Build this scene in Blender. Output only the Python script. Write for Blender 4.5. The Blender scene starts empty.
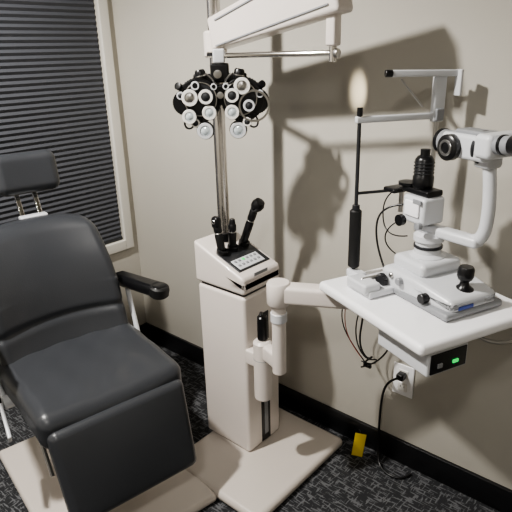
import bpy, math, bmesh
from mathutils import Vector, Matrix, Euler
D=bpy.data
def srgb(c):
    return tuple(((x/255)/12.92 if x/255<=.04045 else ((x/255+.055)/1.055)**2.4) for x in c)+(1,)
def mat(name,rgb,rough=.5,metal=0,bump=0,bscale=200,var=0,emit=None,es=0,trans=0,vscale=6,coat=0):
    m=D.materials.new(name); m.use_nodes=True
    n=m.node_tree.nodes; l=m.node_tree.links; b=n['Principled BSDF']
    b.inputs['Base Color'].default_value=srgb(rgb); b.inputs['Roughness'].default_value=rough; b.inputs['Metallic'].default_value=metal
    if trans: b.inputs['Transmission Weight'].default_value=trans
    if coat: b.inputs['Coat Weight'].default_value=coat
    tc=n.new('ShaderNodeTexCoord')
    if emit: b.inputs['Emission Color'].default_value=srgb(emit); b.inputs['Emission Strength'].default_value=es
    if not var: var=.04
    nt=n.new('ShaderNodeTexNoise'); nt.inputs['Scale'].default_value=vscale; nt.inputs['Detail'].default_value=4
    l.new(tc.outputs['Object'],nt.inputs['Vector'])
    mx=n.new('ShaderNodeMix'); mx.data_type='RGBA'
    c=srgb(rgb); mx.inputs['A'].default_value=tuple(x*(1-var) for x in c[:3])+(1,); mx.inputs['B'].default_value=tuple(min(1,x*(1+var)) for x in c[:3])+(1,)
    l.new(nt.outputs['Fac'],mx.inputs['Factor']); l.new(mx.outputs['Result'],b.inputs['Base Color'])
    if bump:
        n2=n.new('ShaderNodeTexNoise'); n2.inputs['Scale'].default_value=bscale; n2.inputs['Detail'].default_value=3
        l.new(tc.outputs['Object'],n2.inputs['Vector'])
        bp=n.new('ShaderNodeBump'); bp.inputs['Strength'].default_value=bump; bp.inputs['Distance'].default_value=.002
        l.new(n2.outputs['Fac'],bp.inputs['Height']); l.new(bp.outputs['Normal'],b.inputs['Normal'])
    return m
M_wall=mat('wall_paint',(184,180,171),.7,bump=.15,bscale=350,var=.015)
M_wallL=mat('wall_paint_light',(188,184,175),.7,bump=.15,bscale=350,var=.015)
M_trim=mat('casing_paint',(210,207,199),.5)
M_black=mat('black_plastic',(20,20,22),.3)
M_blackr=mat('black_rubber',(20,20,21),.55)
M_base=mat('baseboard_vinyl',(18,18,20),.35)
M_beige=mat('beige_enamel',(220,212,206),.3,coat=.4)
M_beige2=mat('beige_base_enamel',(200,192,184),.38,coat=.2)
M_leather=mat('charcoal_vinyl',(58,60,64),.34,bump=.2,bscale=260,var=.08,coat=.15)
M_chrome=mat('chrome',(225,222,218),.1,1)
M_pole=mat('satin_chrome',(228,224,220),.24,1)
M_steel=mat('brushed_steel',(195,193,190),.3,1)
M_white=mat('white_laminate',(244,244,246),.3)
M_lg=mat('light_grey_enamel',(206,208,212),.3,coat=.4)
M_mg=mat('mid_grey_enamel',(140,142,146),.35)
M_dg=mat('dark_grey_metal',(58,59,62),.32,.4)
M_glass=mat('lens_glass',(215,225,230),.08,.3,coat=1)
M_ivory=mat('dial_white',(232,230,226),.35)
M_green=mat('green_led',(40,190,90),.4,emit=(40,220,100),es=1.0)
M_yellow=mat('yellow_tag_paper',(235,205,40),.6)
M_pane=mat('night_glass',(12,14,18),.08)
M_blind=mat('pleated_fabric',(70,72,78),.6,bump=.1,bscale=500)
M_red=mat('red_wire',(120,50,45),.5)
M_label=mat('blue_label',(50,70,150),.4)

PAR=None; OFF=Matrix()
def parent(name,loc,rz=0,world=False,scale=1):
    global PAR,OFF
    e=D.objects.new(name,None); bpy.context.collection.objects.link(e)
    e.location=loc; e.rotation_euler=(0,0,rz); e.empty_display_size=.05; e.scale=(scale,)*3
    PAR=e; OFF=Matrix.Translation(-Vector(loc)) if world else Matrix()
    return e
def noparent():
    global PAR,OFF
    PAR=None; OFF=Matrix()
def finish(bm,name,m,smooth=True):
    bm.transform(OFF)
    bmesh.ops.recalc_face_normals(bm,faces=bm.faces)
    me=D.meshes.new(name); bm.to_mesh(me); bm.free()
    if smooth:
        for p in me.polygons: p.use_smooth=True
    me.materials.append(m)
    o=D.objects.new(name,me); bpy.context.collection.objects.link(o)
    if PAR: o.parent=PAR
    return o
def rbox(name,c,size,m,r=.004,rot=None,puff=0,n=1,deform=None,k=3,mtx=None):
    hx,hy,hz=[s/2 for s in size]; r=min(r,hx*.98,hy*.98,hz*.98)
    def coords(h):
        e=[-h+r*(1-math.tan((1-i/k)*math.pi/4)) for i in range(k+1)]
        mid=[(-h+r)+(2*(h-r))*j/n for j in range(1,n)]
        return e+mid+[-x for x in reversed(e)]
    X,Y,Z=coords(hx),coords(hy),coords(hz)
    bm=bmesh.new()
    def fix(p):
        q=[max(-(h-r),min(h-r,v)) for v,h in zip(p,(hx,hy,hz))]
        d=Vector([a-b for a,b in zip(p,q)])
        if d.length>1e-9: d=d.normalized()*r
        v=Vector(q)+d
        if puff:
            f=max(0,1-(v.x/hx)**2)*max(0,1-(v.y/hy)**2)
            v.z+=puff*f*(v.z/hz)
        if deform: v=Vector(deform(v))
        return v
    def face(A,B,f):
        g=[[bm.verts.new(fix(f(a,b))) for b in B] for a in A]
        for i in range(len(A)-1):
            for j in range(len(B)-1):
                bm.faces.new((g[i][j],g[i+1][j],g[i+1][j+1],g[i][j+1]))
    for s in (-1,1):
        face(X,Y,lambda a,b:(a,b,s*hz)); face(X,Z,lambda a,b:(a,s*hy,b)); face(Y,Z,lambda a,b:(s*hx,a,b))
    bmesh.ops.remove_doubles(bm,verts=bm.verts,dist=1e-6)
    if mtx is None:
        mtx=Matrix.Translation(Vector(c))@Euler(rot or (0,0,0)).to_matrix().to_4x4()
    bm.transform(mtx)
    return finish(bm,name,m)
def bar(name,p,q,w,h,m,r=.004,**kw):
    p=Vector(p);q=Vector(q);d=q-p;x=d.normalized();up=Vector((0,0,1))
    if abs(x.z)>.95: up=Vector((0,1,0))
    y=up.cross(x).normalized(); z=x.cross(y)
    mt=Matrix((x,y,z)).transposed().to_4x4(); mt.translation=(p+q)/2
    return rbox(name,None,(d.length,w,h),m,r,mtx=mt,**kw)
def lathe(name,prof,loc,axis,m,seg=32,smooth=True):
    bm=bmesh.new(); rings=[]
    for r,z in prof:
        if r<1e-6: rings.append([bm.verts.new((0,0,z))])
        else: rings.append([bm.verts.new((r*math.cos(2*math.pi*i/seg),r*math.sin(2*math.pi*i/seg),z)) for i in range(seg)])
    for a,b in zip(rings,rings[1:]):
        for i in range(seg):
            j=(i+1)%seg
            if len(a)==1 and len(b)==1: continue
            if len(a)==1: bm.faces.new((a[0],b[i],b[j]))
            elif len(b)==1: bm.faces.new((a[i],a[j],b[0]))
            else: bm.faces.new((a[i],a[j],b[j],b[i]))
    q=Vector((0,0,1)).rotation_difference(Vector(axis).normalized())
    bm.transform(Matrix.Translation(Vector(loc))@q.to_matrix().to_4x4())
    o=finish(bm,name,m)
    md=o.modifiers.new('es','EDGE_SPLIT'); md.split_angle=math.radians(40)
    return o
def cyl(name,p,q,r,m,r2=None,seg=28,ch=.0012):
    p=Vector(p);q=Vector(q);L=(q-p).length; r2=r if r2 is None else r2; ch=min(ch,r*.3,L*.3)
    return lathe(name,[(0,0),(r-ch,0),(r,ch),(r2,L-ch),(r2-ch,L),(0,L)],p,q-p,m,seg)
def ring(name,loc,axis,R,w,t,m):
    return lathe(name,[(R-w,-t/2),(R-.001,-t/2),(R,-t/2+.001),(R,t/2-.001),(R-.001,t/2),(R-w,t/2),(R-w,-t/2)],loc,axis,m,36)
def gear(name,loc,axis,R,t,m,teeth=28,depth=.002):
    bm=bmesh.new(); N=teeth*2; a=[];b=[]
    for i in range(N):
        rr=R if i%2 else R-depth; an=2*math.pi*i/N
        a.append(bm.verts.new((rr*math.cos(an),rr*math.sin(an),0))); b.append(bm.verts.new((rr*math.cos(an),rr*math.sin(an),t)))
    for i in range(N):
        j=(i+1)%N; bm.faces.new((a[i],a[j],b[j],b[i]))
    bm.faces.new(b); bm.faces.new(a[::-1])
    q=Vector((0,0,1)).rotation_difference(Vector(axis).normalized())
    bm.transform(Matrix.Translation(Vector(loc))@q.to_matrix().to_4x4())
    return finish(bm,name,m,False)
def tube(name,pts,r,m,cyclic=False):
    cu=D.curves.new(name,'CURVE'); cu.dimensions='3D'; cu.bevel_depth=r; cu.bevel_resolution=3; cu.resolution_u=10
    s=cu.splines.new('NURBS'); s.points.add(len(pts)-1)
    for a,b in zip(s.points,pts):
        v=OFF@Vector(b); a.co=(*v,1)
    s.order_u=min(4,len(pts)); s.use_endpoint_u=not cyclic; s.use_cyclic_u=cyclic
    cu.materials.append(m); o=D.objects.new(name,cu); bpy.context.collection.objects.link(o)
    cu.use_fill_caps=True
    if PAR: o.parent=PAR
    return o

# ---------------- room ----------------
def box(name,lo,hi,m):
    return rbox(name,[(a+b)/2 for a,b in zip(lo,hi)],[b-a for a,b in zip(lo,hi)],m,r=.001,k=1)
noparent()
RX,RY,RZ=3.4,-3.2,2.6
mc=D.materials.new('carpet'); mc.use_nodes=True; n=mc.node_tree.nodes; l=mc.node_tree.links; b=n['Principled BSDF']; b.inputs['Roughness'].default_value=.95
tc=n.new('ShaderNodeTexCoord')
def stretched(sc,thr,detail=2):
    mp=n.new('ShaderNodeMapping'); mp.inputs['Scale'].default_value=sc; l.new(tc.outputs['Object'],mp.inputs['Vector'])
    t=n.new('ShaderNodeTexNoise'); t.inputs['Scale'].default_value=1; t.inputs['Detail'].default_value=detail; l.new(mp.outputs['Vector'],t.inputs['Vector'])
    r=n.new('ShaderNodeValToRGB'); r.color_ramp.elements[0].position=thr; r.color_ramp.elements[1].position=thr+.06; l.new(t.outputs['Fac'],r.inputs['Fac']); return r
r1=stretched((22,130,1),.54); r2=stretched((130,26,1),.57)
mth=n.new('ShaderNodeMath'); mth.operation='MAXIMUM'
l.new(r1.outputs['Color'],mth.inputs[0]); l.new(r2.outputs['Color'],mth.inputs[1])
cm=n.new('ShaderNodeMix'); cm.data_type='RGBA'; cm.inputs['A'].default_value=srgb((38,39,42)); cm.inputs['B'].default_value=srgb((98,99,102))
l.new(mth.outputs[0],cm.inputs['Factor']); l.new(cm.outputs['Result'],b.inputs['Base Color'])
bp=n.new('ShaderNodeBump'); bp.inputs['Strength'].default_value=.6; bp.inputs['Distance'].default_value=.004; fn=n.new('ShaderNodeTexNoise'); fn.inputs['Scale'].default_value=400
l.new(tc.outputs['Object'],fn.inputs['Vector']); l.new(fn.outputs['Fac'],bp.inputs['Height']); l.new(bp.outputs['Normal'],b.inputs['Normal'])
box('floor',(-.1,RY-.1,-.1),(RX+.1,.1,0),mc)
box('ceiling',(-.1,RY-.1,RZ),(RX+.1,.1,RZ+.1),mat('ceiling_paint',(215,212,206),.8))
box('wall_back',(-.1,0,0),(RX+.1,.1,RZ),M_wall)
box('wall_right',(RX,RY,0),(RX+.1,0,RZ),M_wall)
box('wall_front',(-.1,RY-.1,0),(RX+.1,RY,RZ),M_wall)
WY0,WY1,WZ0,WZ1=-1.75,-.085,.61,2.3
parent('wall_left',(0,-1.5,0),world=True)
box('below_window',(-.1,RY,0),(0,0,WZ0),M_wallL)
box('above_window',(-.1,RY,WZ1),(0,0,RZ),M_wallL)
box('beside_window_a',(-.1,WY1,WZ0),(0,0,WZ1),M_wallL)
box('beside_window_b',(-.1,RY,WZ0),(0,WY0,WZ1),M_wallL)
parent('window_1',(0,-.9,WZ0),world=True)
cw=.05
rbox('casing_right',(.008,WY1+cw/2,(WZ0+WZ1)/2),(.016,cw,WZ1-WZ0+2*cw),M_trim,.003)
rbox('casing_left',(.008,WY0-cw/2,(WZ0+WZ1)/2),(.016,cw,WZ1-WZ0+2*cw),M_trim,.003)
rbox('casing_bottom',(.009,(WY0+WY1)/2,WZ0-cw/2),(.018,WY1-WY0,cw),M_trim,.003)
rbox('casing_top',(.008,(WY0+WY1)/2,WZ1+cw/2),(.016,WY1-WY0,cw),M_trim,.003)
box('glass_pane',(-.095,WY0,WZ0),(-.085,WY1,WZ1),M_pane)
bm=bmesh.new(); pit=.024; N=int((WZ1-WZ0)/pit)*2; prev=None
for i in range(N+1):
    z=WZ0+.004+(WZ1-WZ0-.01)*i/N; x=-.012+(.0032 if i%2 else -.0032)
    a=bm.verts.new((x,WY0+.006,z)); c=bm.verts.new((x,WY1-.004,z))
    if prev: bm.faces.new((prev[0],prev[1],c,a))
    prev=(a,c)
finish(bm,'pleated_blind',M_blind,False)
rbox('blind_bottom_rail',(-.012,(WY0+WY1)/2,WZ0+.01),(.022,WY1-WY0-.01,.018),M_dg,.003)
noparent()
box('baseboard_back',(.013,-.013,0),(RX,0,.1),M_base)
box('baseboard_left',(0,RY,0),(.013,0,.1),M_base)

# ---------------- exam chair ----------------
parent('exam_chair',(.752,-.80,0),math.radians(-10))
rbox('base_plate',(-.03,0,.0175),(.76,.54,.035),M_beige2,.017,k=5)
lathe('lift_column',[(0,.03),(.15,.03),(.15,.05),(.13,.07),(.125,.2),(.12,.3),(.1,.36),(0,.36)],(-.03,0,0),(0,0,1),M_beige)
rbox('pump_housing',(-.05,0,.11),(.34,.27,.16),M_beige,.03,k=4)
rbox('under_frame',(0,0,.385),(.38,.34,.06),M_dg,.01)
def seatd(v):
    w=1.0-.04*(v.x/.23) if v.x<0 else 1.0
    z=v.z-.012*max(0,v.x/.23)**2+.016*(v.y/.23)**2
    if v.z>.03: z+=.0022*math.sin(v.y*55+v.x*20)*math.sin(v.x*30)
    return (v.x,v.y*w,z)
rbox('seat_cushion',(.0,0,.462),(.475,.485,.122),M_leather,.040,n=20,k=6,puff=.012,deform=seatd)
tube('seat_front_seam',[(.212,-.215,.512),(.219,-.1,.500),(.219,.1,.500),(.212,.215,.512)],.003,M_leather)
tube('seat_side_seam_a',[(-.2,-.24,.50),(0,-.236,.497),(.2,-.236,.488)],.0028,M_leather)
tube('seat_side_seam_b',[(-.2,.245,.50),(0,.238,.497),(.2,.236,.488)],.0028,M_leather)
L0=Vector((.222,0,.475)); L1=Vector((.30,0,.18)); mt=Matrix.Translation((L0+L1)/2)@Matrix.Rotation(-math.atan2(L1.x-L0.x,L0.z-L1.z),4,'Y')
rbox('leg_rest',None,(.07,.455,.31),M_leather,.026,n=10,k=6,mtx=mt,deform=lambda v:(v.x+.008*(1-(v.y/.23)**2)*(1-(v.z/.16)**2),v.y*(1-.05*(.155-v.z)/.31),v.z))
rbox('leg_rest_bracket',(.20,0,.31),(.05,.2,.2),M_dg,.01,rot=(0,-.26,0))
def backd(v):
    t=(v.z+.22)/.44
    w=1-.15*max(0,t)**2-.02*(1-t)**2
    x=v.x-.19*t+.06*(v.y/.23)**2-.026*math.cos(t*math.pi*1.4)
    if v.x>0: x-=.010*math.exp(-((v.z+.10)/.012)**2)   # sewn groove between lumbar and upper pads
    zz=v.z-(.015*(v.y/.23)**4 if t>.5 else 0)*t
    return (x,v.y*w,zz)
rbox('back_cushion',(-.195,0,.718),(.105,.475,.455),M_leather,.040,n=48,k=6,deform=backd)
rbox('back_shell',(-.255,0,.68),(.03,.36,.34),M_dg,.012,deform=lambda v:(v.x-.19*(v.z+.17)/.4,v.y,v.z),n=4)
rbox('headrest_pad',(-.45,.034,1.10),(.08,.225,.15),M_leather,.034,n=6,k=5,rot=(0,-.18,0),deform=lambda v:(v.x+.9*v.y**2,v.y,v.z))
cyl('headrest_pivot',(-.49,-.02,1.06),(-.49,.08,1.06),.012,M_chrome)
bar('headrest_bar_a',(-.40,-.005,.86),(-.49,-.005,1.06),.016,.012,M_chrome,.002)
bar('headrest_bar_b',(-.40,.06,.86),(-.49,.06,1.06),.016,.012,M_chrome,.002)
rbox('headrest_clamp',(-.415,.027,.925),(.035,.1,.05),M_lg,.006)
for s,nm in ((1,'left'),(-1,'right')):
    y=.27*s
    tube('arm_bracket_'+nm,[(-.10,.25*s,.42),(-.13,.262*s,.47),(-.19,.27*s,.56),(-.22,.275*s,.655)],.010,M_lg)
    cyl('arm_pivot_'+nm,(-.10,.225*s,.425),(-.10,.262*s,.425),.024,M_lg)
    bar('arm_rail_'+nm,(-.25,y,.648),(.0,y+.03*s,.675),.02,.014,M_steel,.004)
    bar('arm_pad_'+nm,(-.295,y,.668),(.02,y+.035*s,.698),.07,.045,M_black,.019,n=4,k=4)
    cyl('arm_end_'+nm,(-.01,y+.03*s,.672),(-.004,y+.032*s,.714),.036,M_blackr,ch=.006)
bar('recline_lever',(-.1,-.27,.42),(.02,-.285,.36),.012,.03,M_lg,.004)
for s in (-1,1):
    bar('linkage',(.0,.2*s,.38),(.1,.2*s,.22),.012,.02,M_steel,.003)

# ---------------- instrument stand ----------------
parent('instrument_stand',(.975,-.28,0),world=True)
rbox('base_plate',(1.105,-.33,.02),(.45,.53,.04),M_beige2,.02,k=5)
CX=.981
rbox('cabinet_body',(CX,-.28,.37),(.235,.19,.66),M_beige,.014,k=4)
rbox('cabinet_gap',(CX,-.28,.703),(.215,.17,.02),M_black,.008)
SL=-.40
rbox('console_cap',(CX,-.28,.765),(.242,.20,.11),M_beige,.012,k=4,n=3,deform=lambda v:(v.x,v.y,v.z+(SL*v.x if v.z>0 else 0)))
ry=math.atan(-SL)
def ct(x,y,h=0): return (x,y,.82+SL*(x-CX)+h)
rbox('console_panel',ct(1.015,-.28,.001),(.115,.165,.005),M_dg,.002,rot=(0,ry,0))
rbox('console_display',ct(1.04,-.285,.004),(.05,.13,.004),M_lg,.001,rot=(0,ry,0))
for i in range(6):
    for j in range(2):
        rbox('button',ct(1.028+j*.02,-.337+i*.02,.0065),(.009,.011,.004),M_green if (i==2 and not j) else M_mg,.001,rot=(0,ry,0))
for yy in (-.34,-.285,-.225):
    lathe('instrument_well',[(.009,0),(.021,0),(.021,.018),(.014,.02),(.009,.006)],ct(.965,yy,-.002),(.3,0,1),M_black)
rbox('front_label',(1.1035,-.29,.775),(.002,.07,.012),M_mg,.0005)
rbox('side_slot',(1.098,-.275,.33),(.006,.05,.56),M_black,.002)
rbox('side_slot_insert',(1.101,-.275,.2),(.006,.02,.24),M_mg,.002)
PX,PY=.905,-.262
cyl('pole',(PX,PY,.8),(PX,PY,2.54),.0215,M_pole)
ring('pole_collar',(PX,PY,.86),(0,0,1),.029,.008,.03,M_black)
lathe('arm_hub',[(0,0),(.032,0),(.038,.006),(.038,.075),(.032,.082),(0,.082)],(PX,PY,1.48),(0,0,1),M_beige)
bar('phoropter_arm',(PX+.02,PY-.01,1.55),(1.42,-.31,1.66),.07,.115,M_beige,.010,n=3,deform=lambda v:(v.x,v.y,v.z*(.85+.45*(v.x+.25)/.5)))
bar('arm_groove',(PX+.05,PY-.049,1.515),(1.40,-.3455,1.605),.004,.005,M_mg,.001)
bar('arm_groove_upper',(PX+.05,PY-.049,1.59),(1.40,-.3455,1.715),.004,.005,M_mg,.001)
rbox('arm_end_bracket',(1.395,-.31,1.55),(.03,.035,.09),M_beige,.006)
cyl('end_pivot',(1.395,-.31,1.465),(1.395,-.31,1.52),.011,M_chrome)
cyl('cross_rod',(1.40,-.31,1.487),(1.02,-.362,1.487),.008,M_chrome)
cyl('rod_stub',(PX+.01,PY-.04,1.49),(1.03,-.355,1.49),.010,M_chrome)
lathe('rod_knob',[(0,0),(.010,0),(.012,.004),(.012,.012),(0,.016)],(1.40,-.31,1.487),(1,0,0),M_steel)
rbox('pivot_bracket',(1.13,-.35,.47),(.08,.05,.06),M_beige,.008)
cyl('pivot_post',(1.18,-.378,.335),(1.18,-.378,.57),.033,M_beige,ch=.008)
ring('pivot_ring',(1.18,-.378,.50),(0,0,1),.0335,.003,.003,M_mg)
cyl('pivot_cap',(1.178,-.375,.57),(1.178,-.375,.66),.018,M_black,ch=.004)
bar('lock_lever',(1.175,-.375,.67),(1.20,-.41,.68),.012,.012,M_black,.004)
bar('lower_link',(1.178,-.375,.535),(1.275,-.405,.535),.04,.06,M_beige,.012)
cyl('riser_post',(1.275,-.405,.49),(1.275,-.405,.745),.023,M_beige,ch=.006)
ring('riser_collar',(1.275,-.405,.70),(0,0,1),.027,.008,.03,M_lg)
lathe('elbow',[(0,0),(.034,0),(.038,.006),(.038,.070),(.034,.076),(0,.076)],(1.275,-.405,.745),(0,0,1),M_beige)
bar('table_arm',(1.275,-.405,.785),(1.60,-.235,.785),.06,.06,M_beige,.012)
rbox('table_mount',(1.60,-.26,.815),(.14,.14,.010),M_mg,.003,rot=(0,0,-.4))

def handheld(name,base,axis,L,head):
    parent(name,base)
    a=Vector(axis).normalized()
    lathe('handle',[(0,-.03),(.009,-.03),(.011,0),(.0145,.004),(.015,L*.5),(.012,L*.55),(.015,L*.62),(.0145,L*.8),(.010,L*.85),(0,L*.86)],(0,0,0),a,M_black,20)
    ring('handle_band',a*L*.56,a,.0145,.004,.003,M_steel)
    t=a*L*.9
    if head==1:
        rbox('head',t,(.034,.028,.045),M_black,.012,k=4)
        ring('aperture',t+Vector((0,-.014,.004)),(0,-1,0),.008,.003,.004,M_steel)
    elif head==2:
        lathe('head',[(0,0),(.014,.002),(.022,.015),(.024,.03),(.018,.045),(0,.05)],a*L*.82,(a+Vector((.4,0,0))),M_black,24)
        ring('brow_rest',a*L*.9+Vector((.01,-.018,0)),(.3,-1,.3),.012,.004,.006,M_dg)
    else:
        cyl('head',a*L*.84,a*L*1.02,.012,M_black,.009)
handheld('retinoscope',(.965,-.34,.838),(-.14,-.05,1),.115,1)
handheld('transilluminator',(.965,-.285,.838),(.10,-.05,1),.105,3)
handheld('ophthalmoscope',(.965,-.225,.838),(.36,.1,1),.165,2)

# ---------------- phoropter ----------------
parent('phoropter',(1.02,-.364,1.352),math.radians(41),scale=1.03)
F=(0,-1,0)
rbox('center_mount',(0,.01,.085),(.055,.045,.05),M_black,.006)
cyl('hanger',(0,0,.09),(0,0,.13),.012,M_dg)
rbox('hanger_clamp',(0,0,.13),(.035,.035,.04),M_lg,.005)
rbox('top_slide',(0,.012,.068),(.16,.03,.026),M_black,.005)
rbox('bridge_block',(0,.01,.02),(.05,.05,.06),M_black,.006)
lathe('level_knob',[(0,0),(.011,0),(.012,.003),(.012,.015),(0,.017)],(-.005,-.012,.08),F,M_steel)
def disc(nm,x,z,r,y0,t,m,face=None,inner=None):
    cyl(nm,(x,y0,z),(x,y0-t,z),r,m,ch=.002,seg=36)
    if face:
        ring(nm+'_rim',(x,y0-t-.001,z),F,r*.97,r*.34,.004,face)
    if inner:
        lathe(nm+'_lens',[(0,.004),(r*.3,.0035),(r*.6,0)],(x,y0-t-.0005,z),F,inner,24)
for s in (-1,1):
    disc('lens_battery_%d'%s,s*.066,.005,.064,.03,.045,M_black)
    gear('battery_wheel_%d'%s,(s*.066,.012,.005),F,.067,.012,M_dg,44)
    disc('battery_cover_%d'%s,s*.06,.01,.05,-.015,.008,M_dg)
    ring('cover_ring_%d'%s,(s*.06,-.024,.01),F,.05,.003,.003,M_steel)
    gear('sphere_wheel_%d'%s,(s*.108,.02,.0),F,.038,.032,M_black,32)
    lathe('aux_knob_%d'%s,[(0,0),(.015,0),(.016,.003),(.016,.022),(.012,.028),(0,.028)],(s*.055,.0,.066),(s*.2,0,1),M_black)
    ring('aux_ring_%d'%s,(s*.057,.0,.075),(s*.2,0,1),.0175,.004,.004,M_steel)
    lathe('side_knob_%d'%s,[(0,0),(.010,0),(.011,.003),(.011,.014),(0,.016)],(s*.12,-.005,.045),(s*.6,-1,.4),M_black)
    disc('aperture_%d'%s,s*.034,-.028,.022,-.02,.018,M_black,M_ivory,M_glass)
    disc('rotary_prism_%d'%s,s*.05,-.082,.025,-.02,.012,M_dg,M_lg,M_glass)
    gear('prism_wheel_%d'%s,(s*.05,-.012,-.082),F,.028,.006,M_black,30)
    bar('prism_arm_%d'%s,(s*.05,-.015,-.04),(s*.052,-.015,-.08),.01,.012,M_black,.003)
    tube('lens_loop_%d'%s,[(s*.10,-.03,-.035),(s*.118,-.03,-.06),(s*.10,-.03,-.085),(s*.078,-.03,-.065),(s*.085,-.03,-.04)],.003,M_black)
    disc('small_dial_%d'%s,s*.018,.045,.010,-.012,.012,M_black,M_lg)
    disc('lower_dial_%d'%s,s*.078,-.058,.014,-.02,.010,M_black,M_ivory,M_dg)
    disc('outer_dial_%d'%s,s*.118,.022,.012,-.014,.012,M_black,M_lg,M_dg)
disc('cyl_power_dial_l',-.042,.018,.022,-.02,.022,M_black,M_ivory,M_dg)
disc('cyl_axis_dial_l',-.09,.016,.025,-.02,.016,M_black,M_ivory,M_steel)
disc('cross_cylinder_l',-.094,-.038,.022,-.025,.014,M_dg,M_ivory,M_glass)
disc('occluder_l',-.072,.05,.013,-.02,.016,M_black,M_lg)
disc('cyl_power_dial_r',.036,.02,.021,-.02,.022,M_black,M_ivory,M_dg)
disc('cyl_axis_dial_r',.066,.046,.025,-.02,.016,M_black,M_ivory,M_steel)
ring('sphere_ring_r',(.1,-.03,-.012),F,.047,.006,.012,M_steel)
disc('strong_sphere_r',.085,-.01,.018,-.02,.022,M_black,M_lg,M_dg)
ring('forehead_pad',(0,.03,.03),(0,1,0),.02,.006,.012,M_black)
lathe('pd_knob',[(0,0),(.009,0),(.01,.002),(.01,.012),(0,.014)],(0,-.014,.02),F,M_steel)
for s in (-1,1):
    tube('reading_rod_clip_%d'%s,[(s*.012,-.01,.05),(s*.02,-.04,.07),(s*.04,-.045,.085)],.0025,M_steel)

# ---------------- slit lamp table ----------------
A=(1.42,-.378); rz=math.atan2(-.388,.922); TZ=.852
parent('slit_lamp_table',(A[0],A[1],TZ),rz)
rbox('table_top',(.2125,.189,-.016),(.445,.395,.032),M_white,.013,k=4)
rbox('control_box',(.325,.095,-.068),(.19,.13,.072),M_lg,.006)
rbox('control_panel',(.421,.095,-.070),(.004,.115,.054),M_black,.002)
rbox('power_switch',(.4245,.115,-.076),(.004,.018,.009),M_green,.001)
rbox('dial_switch',(.4245,.065,-.076),(.004,.015,.012),M_mg,.001)
tube('grab_rail',[(.36,.2,-.03),(.40,.22,-.06),(.44,.26,-.065),(.44,.34,-.065),(.40,.36,-.05),(.37,.36,-.03)],.005,M_steel)

# ---------------- slit lamp ----------------
parent('slit_lamp',(A[0],A[1],TZ),rz)
rbox('track_plate',(.12,.195,.012),(.11,.31,.022),M_lg,.006)
rbox('track_cover_left',(.125,.055,.028),(.09,.055,.028),M_lg,.008)
rbox('track_cover_right',(.125,.335,.028),(.09,.04,.028),M_lg,.008)
cyl('rail_rod',(.12,.05,.038),(.12,.34,.038),.006,M_steel)
for yy in (.10,.31):
    gear('rack_wheel',(.14,yy,.034),(0,1,0),.02,.014,M_dg,20)
rbox('base_carriage',(.245,.22,.042),(.25,.185,.062),M_lg,.016,k=4,n=4,deform=lambda v:(v.x,v.y*(1-.12*v.x/.12),v.z-(.16*(v.x+.02) if v.z>0 and v.x>-.02 else 0)))
rbox('carriage_skirt',(.245,.22,.012),(.262,.198,.02),M_mg,.008)
rbox('carriage_step',(.19,.22,.085),(.125,.14,.04),M_lg,.014,k=4)
cyl('carriage_axle',(.165,.115,.055),(.165,.325,.055),.008,M_steel)
lathe('joystick',[(0,0),(.028,0),(.029,.006),(.022,.012),(.013,.02),(.011,.03),(.018,.037),(.021,.045),(.021,.064),(.017,.071),(0,.072)],(.325,.225,.045),(.02,0,1),M_black)
cyl('lock_knob',(.29,.135,.035),(.29,.112,.035),.013,M_black)
cyl('lock_knob_b',(.20,.128,.05),(.20,.11,.05),.010,M_mg)
rbox('base_label',(.3705,.19,.028),(.003,.05,.010),M_label,.001)
lathe('pillar',[(0,0),(.048,0),(.048,.012),(.037,.02),(.034,.05),(.041,.055),(.041,.07),(.03,.08),(0,.08)],(.19,.22,.095),(0,0,1),M_lg)
ring('pillar_ring',(.19,.22,.133),(0,0,1),.039,.006,.008,M_dg)
rbox('lower_arm',(.24,.235,.178),(.20,.042,.028),M_lg,.010,rot=(0,0,.15))
tube('microscope_arm',[(.30,.245,.178),(.342,.25,.178),(.354,.25,.24),(.348,.25,.32),(.335,.245,.40)],.0165,M_lg)
rbox('arm_pad',(.335,.245,.385),(.05,.05,.03),M_lg,.01)
rbox('illumination_box',(.17,.21,.235),(.085,.075,.075),M_lg,.01,k=4,n=2)
rbox('illumination_face',(.17,.170,.24),(.055,.006,.042),M_white,.003)
rbox('illumination_plate',(.19,.168,.262),(.03,.004,.012),M_mg,.001)
lathe('slit_width_knob',[(0,0),(.015,0),(.016,.003),(.016,.015),(0,.016)],(.135,.172,.20),F,M_black)
cyl('slit_knob_b',(.205,.172,.20),(.205,.158,.20),.010,M_mg)
rbox('filter_plate',(.155,.215,.281),(.10,.055,.016),M_black,.004)
lathe('filter_disc',[(0,0),(.026,0),(.027,.002),(.027,.008),(0,.009)],(.11,.205,.29),(0,0,1),M_black)
lathe('lamp_housing',[(0,0),(.026,0),(.028,.004),(.028,.03),(.025,.034),(.025,.075),(.019,.084),(.013,.086),(.013,.102),(0,.104)],(.155,.215,.29),(0,0,1),M_black)
for k in range(4):
    ring('cooling_fin',(.155,.215,.33+k*.009),(0,0,1),.0275,.004,.003,M_dg)
tube('lamp_cable',[(.13,.19,.24),(.07,.15,.23),(.06,.13,.17),(.09,.13,.1),(.12,.13,.06)],.003,M_black)
tube('lamp_cable_b',[(.13,.19,.20),(.09,.15,.18),(.08,.13,.13),(.13,.16,.1)],.002,M_black)
tube('lamp_cable_c',[(.12,.20,.29),(.06,.17,.27),(.05,.16,.19),(.10,.15,.14),(.16,.17,.16)],.002,M_black)
rbox('microscope_body',(.29,.235,.418),(.14,.070,.060),M_lg,.010,k=4)
rbox('microscope_top',(.30,.235,.450),(.09,.05,.014),M_mg,.005)
cyl('objective',(.235,.235,.418),(.19,.235,.418),.029,M_mg)
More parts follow.
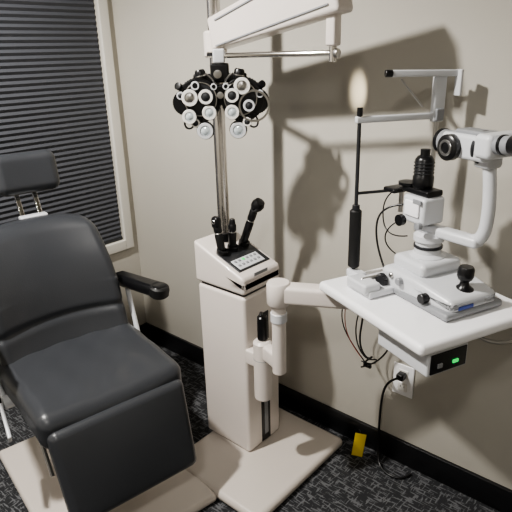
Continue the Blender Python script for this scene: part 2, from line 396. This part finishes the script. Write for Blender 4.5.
ring('objective_ring',(.193,.235,.418),(1,0,0),.031,.006,.010,M_black)
lathe('magnification_knob',[(0,0),(.030,0),(.032,.003),(.032,.020),(.027,.024),(0,.024)],(.258,.205,.413),F,M_black,40)
ring('magnification_face',(.258,.180,.413),F,.020,.006,.003,M_steel)
ring('body_seam',(.325,.235,.418),(1,0,0),.040,.012,.008,M_dg)
rbox('prism_housing',(.368,.235,.43),(.05,.115,.056),M_lg,.012,k=4)
for yy in (.203,.267):
    cyl('eyepiece_tube',(.385,yy,.435),(.43,yy,.44),.021,M_mg)
    ring('eyepiece_ring',(.408,yy,.438),(1,0,.1),.023,.004,.008,M_black)
    lathe('eyecup',[(0,0),(.021,0),(.022,.003),(.022,.018),(.024,.022),(.0245,.03),(.012,.03),(0,.026)],(.43,yy,.44),(1,0,.1),M_black)
p1=Vector((.01,.105,0)); p2=Vector((.06,.335,0))
Z=lambda p,z:Vector((p.x,p.y,z))
rbox('frame_foot_a',(.025,.105,.012),(.06,.035,.024),M_lg,.006)
rbox('frame_foot_b',(.07,.33,.012),(.05,.035,.024),M_lg,.006)
cyl('post_a',Z(p1,.02),Z(p1,.485),.0055,M_dg)
cyl('post_a_grip',Z(p1,.03),Z(p1,.208),.0175,M_blackr,ch=.004)
cyl('post_a_nut',Z(p1,.208),Z(p1,.222),.011,M_dg)
cyl('post_a_cap',Z(p1,.472),Z(p1,.495),.008,M_black)
cyl('post_b',Z(p2,.02),Z(p2,.585),.007,M_steel)
bar('frame_bar',Z(p1,.462)-Vector((.004,.01,0)),Z(p2,.462),.018,.018,M_lg,.004)
rbox('frame_bracket',Z(p2,.515),(.02,.036,.14),M_lg,.005,rot=(0,0,-.2))
bar('forehead_bar',(.03,.185,.580),(.085,.385,.575),.016,.018,M_lg,.004)
cyl('forehead_knob',(.026,.172,.580),(.033,.19,.580),.010,M_black)
rbox('forehead_plate',(.09,.375,.55),(.024,.010,.07),M_lg,.003)
tube('forehead_band',[(.03,.19,.575),(-.02,.23,.572),(-.01,.3,.572),(.06,.335,.575)],.006,M_lg)
tube('fixation_arm',[(.04,.215,.565),(.055,.25,.52),(.06,.28,.49)],.003,M_steel)
rbox('frame_clamp',Z(p2,.465),(.03,.03,.035),M_mg,.005)
rbox('chin_rest',(.045,.225,.262),(.05,.07,.014),M_black,.006)
cyl('chin_rest_post',(.045,.24,.19),(.045,.24,.256),.007,M_steel)
bar('chin_rest_bar',Z(p1,.256),Z(p2,.256),.010,.008,M_dg,.003)

# ---------------- outlet, cords ----------------
parent('power_outlet',(1.53,0,.36))
rbox('cover_plate',(0,-.003,0),(.08,.006,.128),M_white,.003)
rbox('receptacle_top',(0,-.007,.027),(.036,.004,.034),M_ivory,.003)
rbox('receptacle_bottom',(0,-.007,-.027),(.036,.004,.034),M_ivory,.003)
for zz in (-.024,.03):
    for xx in (-.007,.007): rbox('slot',(xx,-.009,zz),(.002,.002,.009),M_black,.0004)
parent('power_cord',(1.50,-.05,.2),world=True)
rbox('plug',(1.53,-.025,.388),(.028,.032,.026),M_black,.006)
tube('cord',[(1.53,-.04,.388),(1.50,-.075,.385),(1.475,-.06,.30),(1.47,-.05,.16),(1.475,-.06,.04),(1.50,-.09,.008),(1.56,-.11,.006),(1.60,-.09,.006),(1.61,-.05,.01)],.0045,M_black)
parent('table_cable',(1.42,-.14,.6),world=True)
tube('wire_a',[(1.46,-.22,.81),(1.38,-.15,.74),(1.33,-.13,.65),(1.345,-.13,.55),(1.41,-.12,.48),(1.45,-.12,.44)],.0022,M_black)
tube('wire_b',[(1.47,-.22,.81),(1.44,-.15,.66),(1.41,-.13,.57),(1.42,-.13,.5),(1.46,-.13,.47),(1.475,-.13,.51),(1.43,-.12,.45)],.0035,M_black)
tube('wire_c',[(1.56,-.22,.81),(1.56,-.15,.62),(1.53,-.14,.54),(1.48,-.13,.47),(1.42,-.12,.43)],.003,M_black)
tube('wire_d',[(1.46,-.22,.81),(1.37,-.15,.72),(1.34,-.13,.6),(1.37,-.13,.52),(1.43,-.12,.46)],.0016,M_red)
tube('wire_e',[(1.50,-.22,.81),(1.42,-.14,.68),(1.39,-.13,.60),(1.40,-.12,.50),(1.45,-.12,.46),(1.49,-.12,.50),(1.47,-.12,.45),(1.42,-.12,.455)],.0025,M_black)
rbox('wire_connector',(1.445,-.12,.445),(.03,.012,.012),M_black,.003)
parent('yellow_tag',(1.41,-.1,.0),world=True)
rbox('tag',(1.41,-.09,.062),(.042,.001,.12),M_yellow,.0004,rot=(.12,.1,.5))
tube('tag_cord',[(1.41,-.085,.11),(1.40,-.05,.13),(1.33,-.03,.05),(1.30,-.03,.006)],.0015,M_black)

# ---------------- lights ----------------
M_diff=mat('lamp_diffuser',(255,245,230),.5,emit=(255,240,220),es=3)
def downlight_or_fill(loc,energy,rad,col=(1,.965,.91)):
    parent('ceiling_light_or_fill',loc)
    ring('trim_ring',(0,0,-.004),(0,0,1),.085,.02,.008,M_trim)
    lathe('diffuser',[(0,-.002),(.065,-.002)],(0,0,0),(0,0,1),M_diff)
    ld=D.lights.new('downlight_or_fill','SPOT'); ld.energy=energy; ld.shadow_soft_size=rad; ld.color=col; ld.spot_size=math.radians(155); ld.spot_blend=.6
    o=D.objects.new('downlight_or_fill_lamp',ld); o.location=(0,0,-.03-rad); o.parent=PAR; bpy.context.collection.objects.link(o)
downlight_or_fill((.68,-1.52,RZ),290,.05)
downlight_or_fill((2.3,-2.1,RZ),55,.11)  # fill light added behind the camera; its ceiling fixture is invented
noparent()
ld=D.lights.new('wall_streak_spot','SPOT'); ld.energy=3.4; ld.spot_size=math.radians(52); ld.spot_blend=1; ld.color=(1,.88,.66); ld.shadow_soft_size=.006  # added spot, throws the warm streak on the back wall; stands for no fixture
o=D.objects.new('wall_streak_spot',ld); o.location=(1.36,-.15,1.365); o.rotation_euler=(math.radians(90),0,math.radians(24)); o.scale=(.45,1,1)
bpy.context.collection.objects.link(o)
w=D.worlds.new('World'); bpy.context.scene.world=w; w.use_nodes=True; w.node_tree.nodes['Background'].inputs[0].default_value=(.5,.5,.5,1); w.node_tree.nodes['Background'].inputs[1].default_value=.3
try: bpy.context.scene.view_settings.look='AgX - Medium High Contrast'
except Exception as e: print(e)

# ---------------- camera ----------------
R=Vector((.749,.663,0)).normalized(); p=math.radians(20.7)
Fh=Vector((-R.y,R.x,0)); Fw=Fh*math.cos(p)-Vector((0,0,math.sin(p))); U=R.cross(Fw); th=math.radians(1.55)
cx=R*math.cos(th)-U*math.sin(th); cy=R*math.sin(th)+U*math.cos(th)
cam=D.cameras.new('camera'); cam.sensor_width=36; cam.lens=545/512*36; cam.clip_start=.05
co=D.objects.new('camera',cam); mm=Matrix((cx,cy,-Fw)).transposed().to_4x4(); mm.translation=(2.26,-1.62,1.5); co.matrix_world=mm
bpy.context.collection.objects.link(co); bpy.context.scene.camera=co
print('done')
